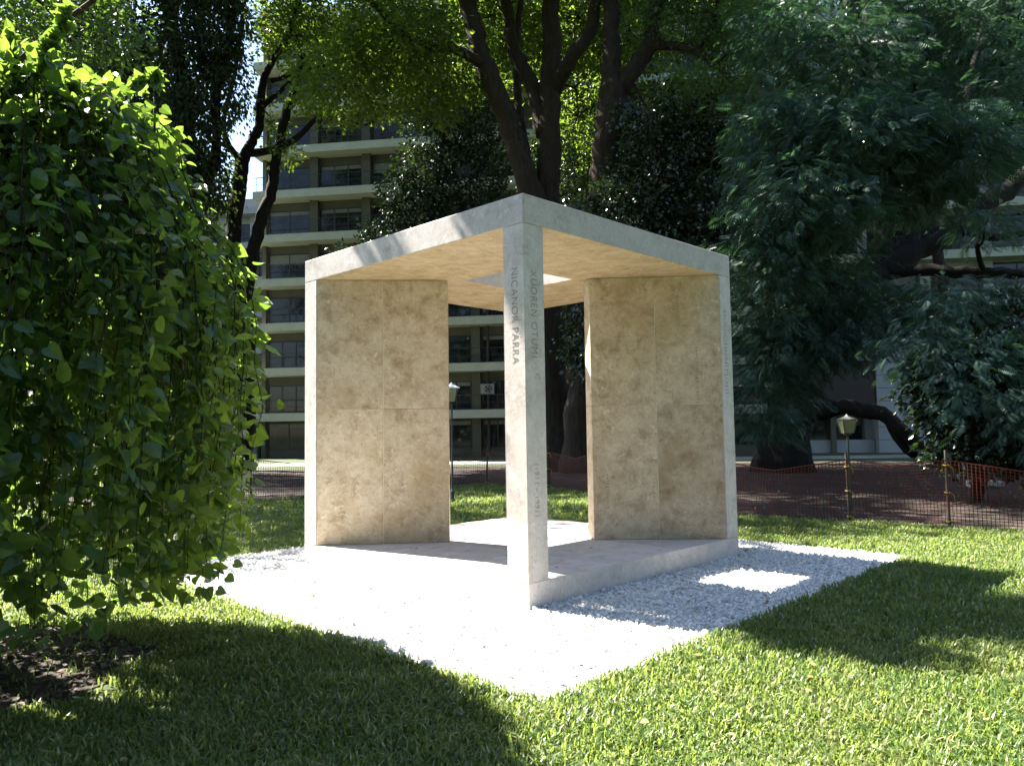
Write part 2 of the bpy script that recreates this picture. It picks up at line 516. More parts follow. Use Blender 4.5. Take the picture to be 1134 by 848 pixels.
ICO_V = np.array([(0, -.53, .85), (0, .53, .85), (0, .53, -.85), (0, -.53, -.85), (.85, 0, .53), (-.85, 0, .53), (-.85, 0, -.53), (.85, 0, -.53), (.53, .85, 0), (-.53, .85, 0), (-.53, -.85, 0), (.53, -.85, 0)])
ICO_F = np.array([(0, 1, 5), (0, 4, 1), (0, 11, 4), (0, 10, 11), (0, 5, 10), (1, 4, 8), (1, 8, 9), (1, 9, 5), (2, 8, 7), (2, 9, 8), (2, 6, 9), (2, 3, 6), (2, 7, 3), (3, 7, 11), (3, 11, 10), (3, 10, 6), (4, 7, 8), (4, 11, 7), (5, 9, 6), (5, 6, 10)])
def rot_mats(n, rng, tilt=None):
    q = rng.normal(size=(n, 4)); q /= np.linalg.norm(q, axis=1)[:, None]
    w, x, y, z = q.T
    return np.stack([1 - 2 * (y * y + z * z), 2 * (x * y - z * w), 2 * (x * z + y * w), 2 * (x * y + z * w), 1 - 2 * (x * x + z * z), 2 * (y * z - x * w), 2 * (x * z - y * w), 2 * (y * z + x * w), 1 - 2 * (x * x + y * y)], -1).reshape(n, 3, 3)
n = 62000
u = RNG.uniform(GU0 - .03, GU1 + .03, n); v = RNG.uniform(GV0 - .03, GV1 + .03, n)
_st = RNG.random(n) < .02
u = np.where(_st, u + RNG.normal(0, .12, n), u); v = np.where(_st, v + RNG.normal(0, .12, n), v)
keep = ~((u > -.005) & (u < W + .005) & (v > -.005) & (v < W + .005)) & ~((u > W) & (v > W * .4) & (RNG.random(n) < .5))
u, v = u[keep], v[keep]; n = len(u)
P = np.array([FX, FY, 0]) + u[:, None] * AX_U + v[:, None] * AX_V
size = RNG.gamma(5, .0024, n).clip(.006, .026)
R = rot_mats(n, RNG)
sc = np.stack([size * RNG.uniform(.8, 1.5, n), size * RNG.uniform(.7, 1.1, n), size * RNG.uniform(.45, .8, n)], -1)
T = ICO_V[None] * (1 + RNG.uniform(-.22, .22, (n, 12, 1))) * sc[:, None]
T = np.einsum('nij,nkj->nki', R, T)
P[:, 2] = .012 + size * RNG.uniform(.0, .7, n)
V = (T + P[:, None]).reshape(-1, 3)
Fc = (ICO_F[None] + (np.arange(n) * 12)[:, None, None]).reshape(-1, 3)
o = mesh_obj('gravel_chips', V, [Fc], stone_mat())
tag(o, 'white marble chips covering the square bed round the pavilion', 'gravel', kind='stuff')

# ------------------------------------------------------------------ apartment block
M_CREAM_SHADED = plain('cream_render_shaded', (.085, .083, .062), .8, var=.10, scale=2.0)  # cream darkened: shade of sky-blocking trees is put into the wall colour
M_SLAB = plain('pale_slab_edge', (.35, .365, .30), .75, var=.10, scale=1.5)  # slab albedo also lowered to stand in for tree shade
M_TAN = plain('tan_soffit', (.38, .30, .20), .8)
M_WHITE = plain('white_render', (.28, .295, .31), .75, var=.06, scale=2.0)
M_FRAME = plain('dark_window_frame', (.02, .02, .022), .5)
M_RAIL = plain('black_railing', (.02, .02, .02), .5)
M_BLIND = plain('roller_blind', (.16, .16, .14), .7)
M_DARKWALL = plain('dark_brown_cladding', (.035, .028, .026), .7)
def glass_mat():
    m, nt, b = new_mat('dark_glass')
    f = noise(nt, 1.3, 3, .5)
    nt.links.new(ramp(nt, f, [(.4, (.006, .008, .010)), (.62, (.022, .026, .028))]), b.inputs['Base Color'])
    b.inputs['Roughness'].default_value = .04; b.inputs['IOR'].default_value = 1.36
    return m
M_GLASS = glass_mat()

def window_proto(w, h, panes, blind, bal):
    """returns the meshes of one window: frame, pane, blind (local: x across, z up, y=0 wall face)"""
    f = MB(); t = .07
    f.box(0, w, -.06, .0, 0, t).box(0, w, -.06, 0, h - t, h).box(0, t, -.06, 0, t, h - t).box(w - t, w, -.06, 0, t, h - t)
    for k in range(1, panes):
        x = w * k / panes
        f.box(x - .04, x + .04, -.05, 0, t, h - t)
    p = MB().box(t, w - t, -.025, -.004, t, h - t)
    bl = None
    if blind > 0: bl = MB().box(t, w - t, -.045, -.028, h - t - blind, h - t)
    return f, p, bl

def build_facade(root, L, floors, sh, bays, seed, skip=None, band=M_SLAB, wallmat=M_CREAM_SHADED, depth=10.0, rec=1.25, g0=0):
    rnd = random.Random(seed)
    top = floors * sh
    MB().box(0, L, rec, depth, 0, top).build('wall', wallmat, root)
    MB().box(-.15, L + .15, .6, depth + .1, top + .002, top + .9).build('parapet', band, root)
    bw = L / bays
    for k in range(1, floors + 1):
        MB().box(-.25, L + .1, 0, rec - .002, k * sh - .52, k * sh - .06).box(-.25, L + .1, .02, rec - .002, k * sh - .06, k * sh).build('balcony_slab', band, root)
        r = MB()
        if k < floors:
            zz = k * sh
            r.box(-.2, L, .06, .09, zz + .90, zz + .94).box(-.2, L, .06, .08, zz + .45, zz + .47)
            x = 0.0
            while x < L:
                r.box(x - .012, x + .012, .065, .085, zz + .003, zz + .9); x += bw / 4
            r.build('railing', M_RAIL, root)
    for i in range(bays + 1):
        x = i * bw
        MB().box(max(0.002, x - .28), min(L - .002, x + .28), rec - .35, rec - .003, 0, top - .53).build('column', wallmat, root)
    protos = {}
    for k in range(floors):
        for i in range(bays):
            if skip and skip(k, i): continue
            kind = rnd.choice([(2, 0), (2, .30), (3, .30), (2, .8), (3, 0), (2, 0)])
            key = kind
            w, h = bw - .72, sh - .52 - .22
            if key not in protos:
                f, p, bl = window_proto(w, h, kind[0], kind[1], True)
                fo = f.build('window', M_FRAME, root); po = p.build('pane', M_GLASS, fo)
                bo = bl.build('blind', M_BLIND, fo) if bl else None
                protos[key] = (fo, po, bo); first = True
            else:
                a, b2, c2 = protos[key]
                fo = a.copy(); COL.objects.link(fo); fo.parent = root
                po = b2.copy(); COL.objects.link(po); po.parent = fo
                if c2:
                    bo = c2.copy(); COL.objects.link(bo); bo.parent = fo
            fo.location = (i * bw + .36, rec - .004, k * sh + .1 + (0 if k else .45))
            if k == 0: fo.scale = (1, 1, .8)

A0 = at(283, 300, 49.0)
ang = math.radians(-8)
blk = empty('apartment_block', (A0[0], 49.0, 0), ang)
tag(blk, 'cream apartment block of many storeys with balcony bands and dark windows behind the pavilion', 'building')
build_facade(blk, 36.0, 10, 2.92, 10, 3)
# annex wall at the west end with two round vents
an = MB().box(-2.9, -.30, .35, 6, 0, 3.55).build('annex_wall', M_WHITE, blk)
for (x, z) in ((-1.1, 3.1), (-1.15, 1.95)):
    th = np.linspace(0, 2 * np.pi, 14, endpoint=False)
    ring = np.stack([x + .12 * np.cos(th), np.full(14, .33), z + .12 * np.sin(th)], 1)
    back = ring.copy(); back[:, 1] = .349
    q = np.array([(i, (i + 1) % 14, 14 + (i + 1) % 14, 14 + i) for i in range(14)])
    MB().add(np.vstack([ring, back]), [q, np.arange(14)[None]]).build('vent', M_FRAME, an)
# service pipe
MB().tube([(15.2, .85, 0), (15.2, .85, 29)], [.09, .09], 8).build('drain_pipe', M_DARKWALL, blk)

B0 = at(893, 300, 45.0)
wb = empty('white_building', (B0[0], 45.0, 0), ang)
tag(wb, 'white panelled building with small square window behind the arching branch', 'building')
def skipw(k, i): return (k == 0 and i in (1, 2)) or (i in (1,) and k < 3) or i == 2 and k < 3
build_facade(wb, 28.0, 9, 2.95, 8, 9, skipw, M_SLAB, M_WHITE)
# panelled bay that stands proud at the middle
pb = MB().box(3.6, 9.6, -.30, 1.24, 0, 5.9).build('panelled_bay', M_WHITE, wb)
jm = MB()
for z in np.arange(.75, 5.9, .75): jm.box(3.62, 9.58, -.304, -.298, z - .012, z + .012)
jm.box(6.0, 6.03, -.306, -.297, 0, 5.9)
jm.build('panel_joints', M_DARKWALL, pb)
MB().box(7.3, 8.3, -.33, -.299, 4.3, 5.2).build('small_window', M_FRAME, pb)
MB().box(-.4, 3.58, -.2, 1.2, 2.9, 5.3).build('dark_balcony', M_DARKWALL, wb)
MB().box(-2.0, -.32, .4, 1.2, .0, 2.0).box(-.3, 3.55, .3, 1.2, 0, .75).build('low_wall', M_WHITE, wb)

H0 = at(205, 220, 62.0)
hs = empty('grey_house', (H0[0], 62.0, 0), math.radians(-4))
tag(hs, 'pale grey building seen left of the cream block between dark trunks', 'building')
build_facade(hs, 8.2, 7, 2.9, 3, 5, None, plain('grey_band', (.24, .26, .28), .8), plain('grey_render', (.28, .30, .32), .8), 8.0)

# air conditioner on a balcony
ac = at(540, 430, 47.2)
acr = empty('air_conditioner', (ac[0], ac[1], ac[2] - .35), ang)
tag(acr, 'white air conditioner unit on a balcony of the cream block', 'air conditioner')
b = MB().box(-.42, .42, -.16, .16, 0, .62).build('casing', plain('ac_casing', (.20, .20, .19), .6), acr)
th = np.linspace(0, 2 * np.pi, 20, endpoint=False)
fan = MB()
fan.tube([(.08 + .23 * math.cos(t), -.17, .31 + .23 * math.sin(t)) for t in np.linspace(0, 2 * np.pi, 20)], [.02] * 20, 6)
for t in th[::4]: fan.tube([(.08, -.17, .31), (.08 + .22 * math.cos(t), -.17, .31 + .22 * math.sin(t))], [.03, .05], 6)
fan.build('fan_grille', M_FRAME, acr)

# ------------------------------------------------------------------ foliage
LEAF4 = (np.array([(0, 0, 0), (.32, .5, .06), (0, 1, -.06), (-.32, .5, .06)]), [np.array([(0, 1, 2), (0, 2, 3)])])
LEAF_BROAD = (np.array([(0, 0, 0), (.34, .28, .07), (.30, .68, .04), (0, 1, -.10), (-.30, .68, .04), (-.34, .28, .07), (0, .45, -.01)]),
              [np.array([(0, 1, 6), (1, 2, 6), (2, 3, 6), (3, 4, 6), (4, 5, 6), (5, 0, 6)])])
LEAF_HEART = (np.array([(0, .02, 0), (.22, -.08, .05), (.44, .12, .10), (.44, .42, .07), (.24, .76, .0), (0, 1.04, -.14),
                        (-.24, .76, .0), (-.44, .42, .07), (-.44, .12, .10), (-.22, -.08, .05), (0, .45, -.03)]),
              [np.array([(i, (i + 1) % 10, 10) for i in range(10)])])
def pinnate(pairs=9):
    V, Fq = [], []
    for k in range(pairs):
        y = .12 + .88 * k / pairs; z = -.30 * y * y
        L = .26 * math.sin(math.pi * (.15 + .8 * k / pairs)) + .06
        for s in (-1, 1):
            b = len(V)
            V += [(0, y, z), (s * L * .55, y + .012 + L * .12, z - .02), (s * L, y + L * .38, z - .06 - .05 * L), (s * L * .45, y + L * .30 + .03, z - .03)]
            Fq.append((b, b + 1, b + 2, b + 3))
    return np.array(V), [np.array(Fq)]
SPRAY = pinnate()

def scatter(P, D, size, tmpl, rng, twist=.9, roll=None):
    """instances of a leaf template: P base points, D growth directions"""
    T, fs = tmpl; n = len(P)
    D = D / (np.linalg.norm(D, axis=1)[:, None] + 1e-9)
    up = np.tile([0, 0, 1.0], (n, 1)) + rng.normal(0, twist, (n, 3))
    X = np.cross(D, up); X /= np.linalg.norm(X, axis=1)[:, None] + 1e-9
    Z = np.cross(X, D)
    S = np.asarray(size)[:, None, None]
    wv = rng.uniform(.8, 1.2, (n, 1, 1))
    V = P[:, None] + S * (T[None, :, :1] * wv * X[:, None] + T[None, :, 1:2] * D[:, None] + T[None, :, 2:] * rng.uniform(.3, 2.2, (n, 1, 1)) * Z[:, None])
    base = (np.arange(n) * len(T))[:, None, None]
    return V.reshape(-1, 3), [(f[None] + base).reshape(-1, f.shape[1]) for f in fs]

def clump_points(rng, c, r, twigs, per, spread, flat=.7, shell=.55):
    """leaf points grouped on twigs that fill an ellipsoid, denser toward its outside"""
    d = rng.normal(size=(twigs, 3)); d /= np.linalg.norm(d, axis=1)[:, None]
    rad = rng.random(twigs) ** (1 / 3.) * (1 - shell) + shell * rng.random(twigs) ** .35
    tc = np.asarray(c) + d * rad[:, None] * np.asarray(r)
    k = np.repeat(np.arange(twigs), per)
    off = rng.normal(0, 1, (len(k), 3)) * spread * np.array([1, 1, flat]) * rng.uniform(.5, 1.4, twigs)[k][:, None]
    out = d[k] * np.array([1, 1, .5])
    return tc[k] + off, off / (np.linalg.norm(off, axis=1)[:, None] + 1e-9) + .5 * out, tc

class Tree:
    def __init__(self, name, label, cat, base, bark, leafmat, seed, group=None):
        self.root = empty(name, base); tag(self.root, label, cat, group)
        self.base = np.asarray(base, float); self.bark, self.leafmat = bark, leafmat
        self.rng = np.random.default_rng(seed)
        self.wood, self.nodes = MB(), []
        self.LV, self.LF, self.ln = [], {}, 0
    def limb(self, pts, r0, r1, n=None, seg=9, wob=.08, flare=0.0, register=True, power=1.0):
        pts = np.asarray(pts, float)
        L = np.linalg.norm(np.diff(pts, axis=0), axis=1).sum()
        n = n or max(6, int(L / max(.25, r0 * .8)))
        n = min(n, 60)
        P = spline(pts, n)
        t = np.linspace(0, 1, n)
        P[1:-1] += self.rng.normal(0, 1, (n - 2, 3)) * r0 * .10
        R = r0 + (r1 - r0) * t ** power
        if flare: R = R * (1 + flare * np.exp(-t * L / (r0 * 1.6)))
        self.wood.tube(P - self.base, R, seg, wob)
        if register: self.nodes += [(p, r) for p, r in zip(P, R)]
    def reach(self, c, r0=None, sag=.0, r1=.02, seg=6):
        """branch from the nearest limb that lies below or beside the clump"""
        if not self.nodes: return
        Q = np.array([p for p, _ in self.nodes]); c = np.asarray(c, float)
        d = Q - c
        cost = np.linalg.norm(d, axis=1) + 1.5 * np.clip(d[:, 2], 0, None)
        i = int(np.argmin(cost)); p, r = self.nodes[i]
        L = np.linalg.norm(c - p)
        if L < .15: return
        rr = min(r * .75, r0 or (.02 + .022 * L))
        m1 = p + (c - p) * .35 + self.rng.normal(0, .07, 3) * L + np.array([0, 0, .10 * L])
        m2 = p + (c - p) * .7 + self.rng.normal(0, .06, 3) * L + np.array([0, 0, .06 * L - sag])
        self.limb([p, m1, m2, c], rr, min(r1, rr * .5), seg=seg, wob=.05)
    def leaves(self, P, D, size, tmpl, twist=.9):
        V, fs = scatter(P, D, size, tmpl, self.rng, twist)
        for f in fs: self.LF.setdefault(f.shape[1], []).append(f + self.ln)
        self.LV.append(V - self.base); self.ln += len(V)
    def clump(self, c, r, twigs, per, size, tmpl=LEAF4, spread=.28, droop=.25, branch=True, twigwood=.15, flat=.7, shell=.55, twist=.9):
        if branch: self.reach(c)
        P, D, tc = clump_points(self.rng, c, r, twigs, per, spread, flat, shell)
        D = D + np.array([0, 0, -droop * 2]) * self.rng.uniform(.3, 1.4, (len(D), 1))
        keep = P[:, 2] > .12
        P, D = P[keep], D[keep]
        s = size * self.rng.uniform(.65, 1.3, len(P))
        self.leaves(P, D, s, tmpl, twist)
        for t in tc[self.rng.random(len(tc)) < twigwood]:
            m = (np.asarray(c) + t) / 2 + self.rng.normal(0, .12, 3)
            self.limb([np.asarray(c), m, t], .022, .007, n=5, seg=4, wob=0, register=False)
    def finish(self, trunk='trunk', crown='crown'):
        if self.wood.n: self.wood.build(trunk, self.bark, self.root, True)
        if self.LV: mesh_obj(crown, np.concatenate(self.LV), [np.concatenate(v) for v in self.LF.values()], self.leafmat, self.root)
        return self.root

BARK_DARK = bark_mat('dark_bark', (.012, .009, .007), (.04, .03, .024))
BARK_GREY = bark_mat('grey_brown_bark', (.014, .011, .009), (.060, .043, .032))
BARK_BLACK = bark_mat('blackish_bark', (.006, .005, .0045), (.022, .018, .015))
L_WEEP = leaf_mat('weeping_leaf', (.022, .058, .024), (.052, .105, .030), (.34, .54, .06), .36, .36, .5, (.10, .14, .03))
L_DARK = leaf_mat('dark_glossy_leaf', (.008, .018, .009), (.022, .040, .018), (.09, .18, .02), .14, .27, .8)
L_LIME = leaf_mat('lime_leaf', (.028, .06, .014), (.06, .105, .02), (.30, .46, .04), .38, .5, .35, (.14, .14, .02))
L_MID = leaf_mat('mid_green_leaf', (.022, .05, .018), (.05, .09, .025), (.22, .38, .04), .32, .5, .4)
L_BLUE = leaf_mat('blue_green_frond', (.016, .044, .036), (.054, .110, .088), (.10, .24, .07), .22, .5, .45)
L_STRAND = leaf_mat('dark_needle_spray', (.009, .020, .008), (.028, .044, .013), (.14, .22, .03), .22, .5, .4)

px2m = lambda p, Y: p / F_PX * Y
def C3(px, py, Y): return at(px, py, Y)
def cl(t, px, py, Y, rx, ry, rz, twigs, per, size, **kw):
    t.clump(at(px, py, Y), (px2m(rx, Y), rz, px2m(ry, Y)), twigs, per, size, **kw)

# --- weeping tree in the left foreground
wt_base = np.array([-3.76, 5.27, 0])
wt = Tree('weeping_tree', 'dome shaped weeping tree with broad leaves trailing to the soil at the left', 'tree', wt_base, BARK_GREY, L_WEEP, 21)
wt.limb([wt_base, wt_base + (.06, .02, 1.0), wt_base + (-.05, .05, 2.2), wt_base + (.05, 0, 3.3)], .13, .07, flare=.5)
prof_z = np.array([.2, .6, 1.6, 2.45, 2.9, 3.15, 3.4, 3.75, 4.0, 4.15])
prof_r = np.array([1.50, 1.54, 1.68, 1.74, 1.66, 1.46, 1.30, 1.26, 1.10, .4])
rg = np.random.default_rng(5)
LP, LD, LS = [], [], []
for s_i in range(400):
    a = rg.uniform(0, 2 * np.pi)
    lay = rg.random()
    ztop = rg.choice([4.03, 3.86, 3.64, 3.1, 2.75, 3.3], p=[.26, .22, .14, .16, .10, .12]) + rg.normal(0, .10)
    inner = rg.uniform(.62, 1.0) if lay < .45 else rg.uniform(.9, 1.03)
    zb = max(.12, rg.choice([.22, .6, 1.2, 1.9], p=[.50, .28, .14, .08]) + rg.normal(0, .2))
    zb = zb + .35 * max(0, math.cos(a + .3)) + (.25 if rg.random() < .3 else 0)
    if -2.9 < a - (2 * np.pi if a > np.pi else 0) < -1.15 and rg.random() < .55: zb = rg.uniform(.1, .3)
    if zb > ztop - .5: zb = ztop - .8
    rr_top = np.interp(ztop, prof_z, prof_r) * inner * .82
    K = 14
    t = np.linspace(0, 1, K)
    z = ztop + .10 * np.sin(t * np.pi) * (t < .35) - (ztop - zb) * np.clip((t - .08) / .92, 0, 1) ** 1.25
    r = np.minimum(np.interp(z, prof_z, prof_r) * inner, rr_top + (ztop - z) * 1.4 + .25 * t)
    aa = a + rg.normal(0, .10) * t
    P = np.stack([wt_base[0] + r * np.cos(aa), wt_base[1] + r * np.sin(aa), z], 1)
    P[:, :2] += np.cumsum(rg.normal(0, .035, (K, 2)), 0)
    origin = wt_base + np.array([.1 * math.cos(a), .1 * math.sin(a), min(3.3, ztop - .25)])
    if s_i % 3 == 0:
        mid = (origin + P[0]) / 2 + np.array([0, 0, .12])
        wt.limb([origin, mid, P[0]], .028, .012, n=6, seg=5, wob=0, register=False)
    wt.limb(P, .006, .002, n=K, seg=4, wob=0, register=False)
    L = np.linalg.norm(np.diff(P, axis=0), axis=1).sum()
    nl = int(L / .044 * min(1.0, .55 + .16 * ztop))
    tt = np.sort(rg.random(nl)) * (K - 1.001)
    i0 = tt.astype(int); f = (tt - i0)[:, None]
    B = P[i0] * (1 - f) + P[i0 + 1] * f
    side = rg.normal(0, 1, (nl, 3)); side[:, 2] = 0
    outv = np.array([math.cos(a), math.sin(a), 0])
    D = side * .75 + outv * .5 + np.array([0, 0, -.65]) + rg.normal(0, .4, (nl, 3))
    LP.append(B + side * .05); LD.append(D)
    LS.append(rg.gamma(9, .0088, nl).clip(.035, .13))
# shoots standing up from the top at the far left and the crest
for (px, py, Y, h) in ((40, 85, 4.5, .50), (25, 120, 4.7, .45), (140, 104, 5.2, .16), (100, 108, 5.0, .14), (172, 98, 5.3, .12)):
    b0 = at(px, py, Y); tip = b0 + np.array([rg.normal(0, .08), rg.normal(0, .08), h])
    wt.limb([b0 - (0, 0, .4), b0, tip], .012, .004, n=8, seg=4, wob=0, register=False)
    nl = int(70 * h / .5) + 24
    t = rg.random(nl)[:, None]
    LP.append(b0 + (tip - b0) * t); LD.append(rg.normal(0, 1, (nl, 3)) + (0, 0, .1)); LS.append(rg.uniform(.05, .09, nl))
# crest of short leafy twigs along the top
n = 1700
a = rg.uniform(0, 2 * np.pi, n); q = np.sqrt(rg.random(n))
z = 3.84 + .22 * (1 - q ** 2) + rg.normal(0, .07, n)
P = np.stack([wt_base[0] + 1.26 * q * np.cos(a), wt_base[1] + 1.4 * q * np.sin(a), z], 1)
LP.append(P); LD.append(np.stack([np.cos(a), np.sin(a), rg.normal(.1, .5, n)], 1) + rg.normal(0, .4, (n, 3))); LS.append(rg.uniform(.045, .09, n))
wt.leaves(np.concatenate(LP), np.concatenate(LD), np.concatenate(LS), LEAF_HEART, 1.0)
wt.finish()

# --- central tree with several limbs
b = on_ground(617, 521)
Yc = float(b[1])
mt = Tree('spreading_tree', 'large dark tree forking into several limbs right above the pavilion roof corner', 'tree', b, BARK_GREY, L_LIME, 31)
K = lambda px, py, dy=0: at(px, py, Yc + dy)
mt.limb([b - (0, 0, .2), K(614, 470), K(608, 380), K(603, 300), K(598, 235)], .80, .62, flare=.55, seg=16, wob=.12)
mt.limb([K(599, 250), K(580, 185), K(556, 120), K(534, 60), K(519, 0), K(500, -110)], .50, .30, seg=14, wob=.10)
mt.limb([K(605, 255, .3), K(607, 180, .4), K(610, 100, .5), K(611, 30, .5), K(606, -60, .5), K(615, -160, .5)], .50, .28, seg=14, wob=.10)
mt.limb([K(602, 150, .4), K(588, 95, 1), K(568, 50, 1.2), K(560, 0, 1.4), K(548, -80, 1.4)], .34, .20, seg=12)
mt.limb([K(613, 100, .5), K(634, 62, -.5), K(655, 30, -.8), K(662, -10, -1), K(690, -90, -1)], .32, .20, seg=12)
mt.limb([K(540, 75), K(505, 55, -.8), K(470, 52, -1.5), K(436, 28, -2.5), K(405, -5, -3)], .22, .10, seg=10)
mt.limb([K(590, 215), K(576, 130, 1.5), K(572, 60, 2), K(578, -20, 2)], .22, .13, seg=10)
for (px, py, dy, rx, ry, tw) in ((440, 40, -2, 75, 45, 210), (490, 95, 1, 55, 45, 150), (545, 20, 4, 60, 50, 170), (640, 20, 5, 70, 60, 200), (580, 60, 7, 60, 60, 150),
                                (640, 130, 8, 40, 60, 120), (700, 40, 4, 60, 50, 150), (420, -60, -2, 90, 60, 200), (560, -80, 0, 110, 70, 260), (700, -70, 2, 110, 60, 240), (600, -190, 0, 160, 80, 300), (380, 95, -1, 60, 40, 120)):
    cl(mt, px, py, Yc + dy, rx, ry, 2.2, tw, 17, .23, spread=.26, droop=.2)
cg = np.random.default_rng(17)
for gx in np.arange(-19, 9, 3.6):
    for gy in np.arange(19.5, 42, 3.6):
        if cg.random() < .16: continue
        c = (gx + cg.normal(0, .7), gy + cg.normal(0, .7), 3.6 + .615 * gy + abs(cg.normal(0, 1.0)))
        mt.clump(c, (2.2, 2.2, .9), 80, 18, .27, spread=.34, droop=.2, branch=(cg.random() < .6), twigwood=.04)
mt.finish()

# --- neighbour trunk right of it
b = on_ground(643, 523)
Yn = float(b[1])
nt_ = Tree('leaning_tree', 'dark straight trunk leaning right of the forked tree and splitting in two', 'tree', b, BARK_GREY, L_MID, 41)
K = lambda px, py, dy=0: at(px, py, Yn + dy)
nt_.limb([b - (0, 0, .2), K(645, 420), K(655, 300), K(664, 225), K(672, 150), K(679, 95)], .56, .50, flare=.6, seg=14, wob=.1)
nt_.limb([K(678, 105), K(677, 50), K(676, 0), K(668, -120)], .40, .26, seg=12)
nt_.limb([K(682, 100), K(702, 78, -.3), K(718, 48, -.5), K(728, 0, -.6), K(745, -100, -.6)], .38, .22, seg=12)
nt_.limb([K(716, 52, -.5), K(755, 52, -1.0), K(788, 68, -1.6), K(812, 92, -2)], .20, .10, seg=9)
nt_.limb([K(772, 56, -1.3), K(792, 20, -1.6), K(800, -40, -2)], .13, .07, seg=8)
for (px, py, dy, rx, ry, tw) in ((760, 15, -1, 60, 40, 130), (830, 40, -2, 60, 40, 140), (725, 130, 3, 40, 30, 60), (790, 110, -2, 45, 35, 80), (690, -40, 0, 80, 50, 150), (800, -60, -2, 100, 60, 220), (760, -170, 0, 150, 70, 240)):
    cl(nt_, px, py, Yn + dy, rx, ry, 1.8, tw, 26, .15, spread=.3)
nt_.finish()

# --- glossy evergreens behind
def evergreen(name, label, bx, by, seed, clumps, r=.25, lm=None, size=.17, rz=1.6):
    b = on_ground(bx, by); Y = float(b[1])
    t = Tree(name, label, 'tree', b, BARK_DARK, lm or L_DARK, seed)
    top = min(clumps, key=lambda c: c[1]); tp = at(top[0], top[1], Y)
    t.limb([b - (0, 0, .2), b + (tp - b) * .35 + (.2, 0, 0), b + (tp - b) * .7, tp], r, .06, flare=.5)
    for (px, py, dy, rx, ry, tw) in clumps:
        cl(t, px, py, Y + dy, rx, ry, rz, tw, 22, size, tmpl=LEAF_BROAD, spread=.26, droop=.35)
    return t.finish()
evergreen('magnolia_tree', 'glossy dark leaved evergreen filling the space right of the leaning trunk', 742, 524, 51,
          ((740, 190, 0, 70, 45, 190), (700, 235, -.5, 55, 50, 160), (790, 240, -1, 50, 50, 150), (745, 280, -1, 80, 40, 180), (735, 135, .5, 55, 35, 110), (800, 170, 0, 40, 45, 110), (655, 380, -1, 32, 50, 70), (720, 360, 0, 80, 60, 130), (650, 310, -1, 30, 40, 60)), .3)
evergreen('magnolia_tree', 'broad dark evergreen left of the forked tree hiding the cream block middle', 440, 517, 52,
          ((520, 200, 0, 50, 50, 150), (475, 235, -.5, 45, 35, 110), (545, 250, -.5, 40, 40, 100), (440, 262, -1, 40, 24, 80), (415, 285, -1, 45, 20, 60), (465, 190, .5, 32, 30, 60), (490, 150, 1, 42, 45, 120), (455, 215, 0, 35, 30, 80), (500, 90, 2, 35, 40, 80), (540, 150, 1, 35, 45, 90), (610, 200, 3, 40, 60, 90), (575, 300, 1, 60, 30, 60)), .25)
evergreen('lime_tree', 'sunlit yellow green tree far behind the forked trunks', 640, 505, 53,
          ((640, 170, 0, 30, 50, 120), (545, 60, 1, 50, 60, 170), (640, 70, 0, 60, 70, 200), (760, 110, 0, 50, 35, 110), (860, 130, 0, 50, 40, 90), (600, -30, 0, 120, 60, 220), (750, 0, 0, 90, 60, 160)), .4, L_LIME, .26, 3.0)

evergreen('evergreen_oak', 'dark round headed evergreen far right behind the fronds', 1075, 506, 57,
          ((1000, 40, 0, 60, 50, 130), (1080, 60, 0, 60, 50, 150), (1040, 120, 0, 70, 45, 150), (1120, 120, 0, 50, 60, 130), (960, 90, 0, 50, 50, 110), (1100, -20, 0, 90, 50, 150), (980, -30, 0, 70, 40, 120), (1010, 190, 0, 50, 40, 90), (930, 200, 0, 40, 60, 110)), .4, L_DARK, .30, 2.4)
evergreen('laurel_bush', 'dense dark bush far left seen through gaps in the weeping tree', 70, 512, 54,
          ((20, 470, 0, 90, 50, 200), (110, 475, 0, 90, 45, 200), (190, 480, 0, 45, 40, 110), (60, 400, 0, 110, 60, 240), (160, 410, 0, 70, 60, 170), (-60, 430, 0, 90, 90, 220), (-120, 350, 0, 90, 110, 200), (20, 320, 0, 90, 60, 200)), .25, L_DARK, .30, 2.0)

# --- slim tree on the left in front of the block
b = on_ground(268, 521)
Ys = float(b[1])
st = Tree('slim_tree', 'slim dark tree with crooked limbs crossing the cream block at left', 'tree', b, BARK_BLACK, L_LIME, 61)
K = lambda px, py, dy=0: at(px, py, Ys + dy)
st.limb([b - (0, 0, .2), K(272, 420), K(270, 330), K(258, 265), K(266, 200), K(270, 172)], .42, .30, flare=.5, seg=12)
st.limb([K(270, 340), K(284, 262), K(300, 215), K(305, 182), K(318, 120, .4), K(326, 100, .5), K(335, 60, .6)], .30, .13, seg=10)
st.limb([K(268, 176), K(284, 148), K(289, 110), K(294, 82), K(318, 40), K(340, -30)], .24, .10, seg=10)
st.limb([K(266, 178), K(252, 158), K(248, 135), K(262, 70), K(270, 20)], .16, .07, seg=8)
st.limb([K(276, 170), K(305, 166), K(330, 152), K(350, 132), K(362, 130), K(385, 134)], .18, .06, seg=9)
st.limb([K(291, 118), K(312, 100), K(330, 80), K(345, 58)], .13, .05, seg=8)
st.limb([K(300, 90), K(340, 78), K(380, 66), K(410, 40)], .11, .04, seg=8)
st.limb([K(385, 134), K(405, 138), K(420, 130), K(450, 95)], .07, .03, seg=7)
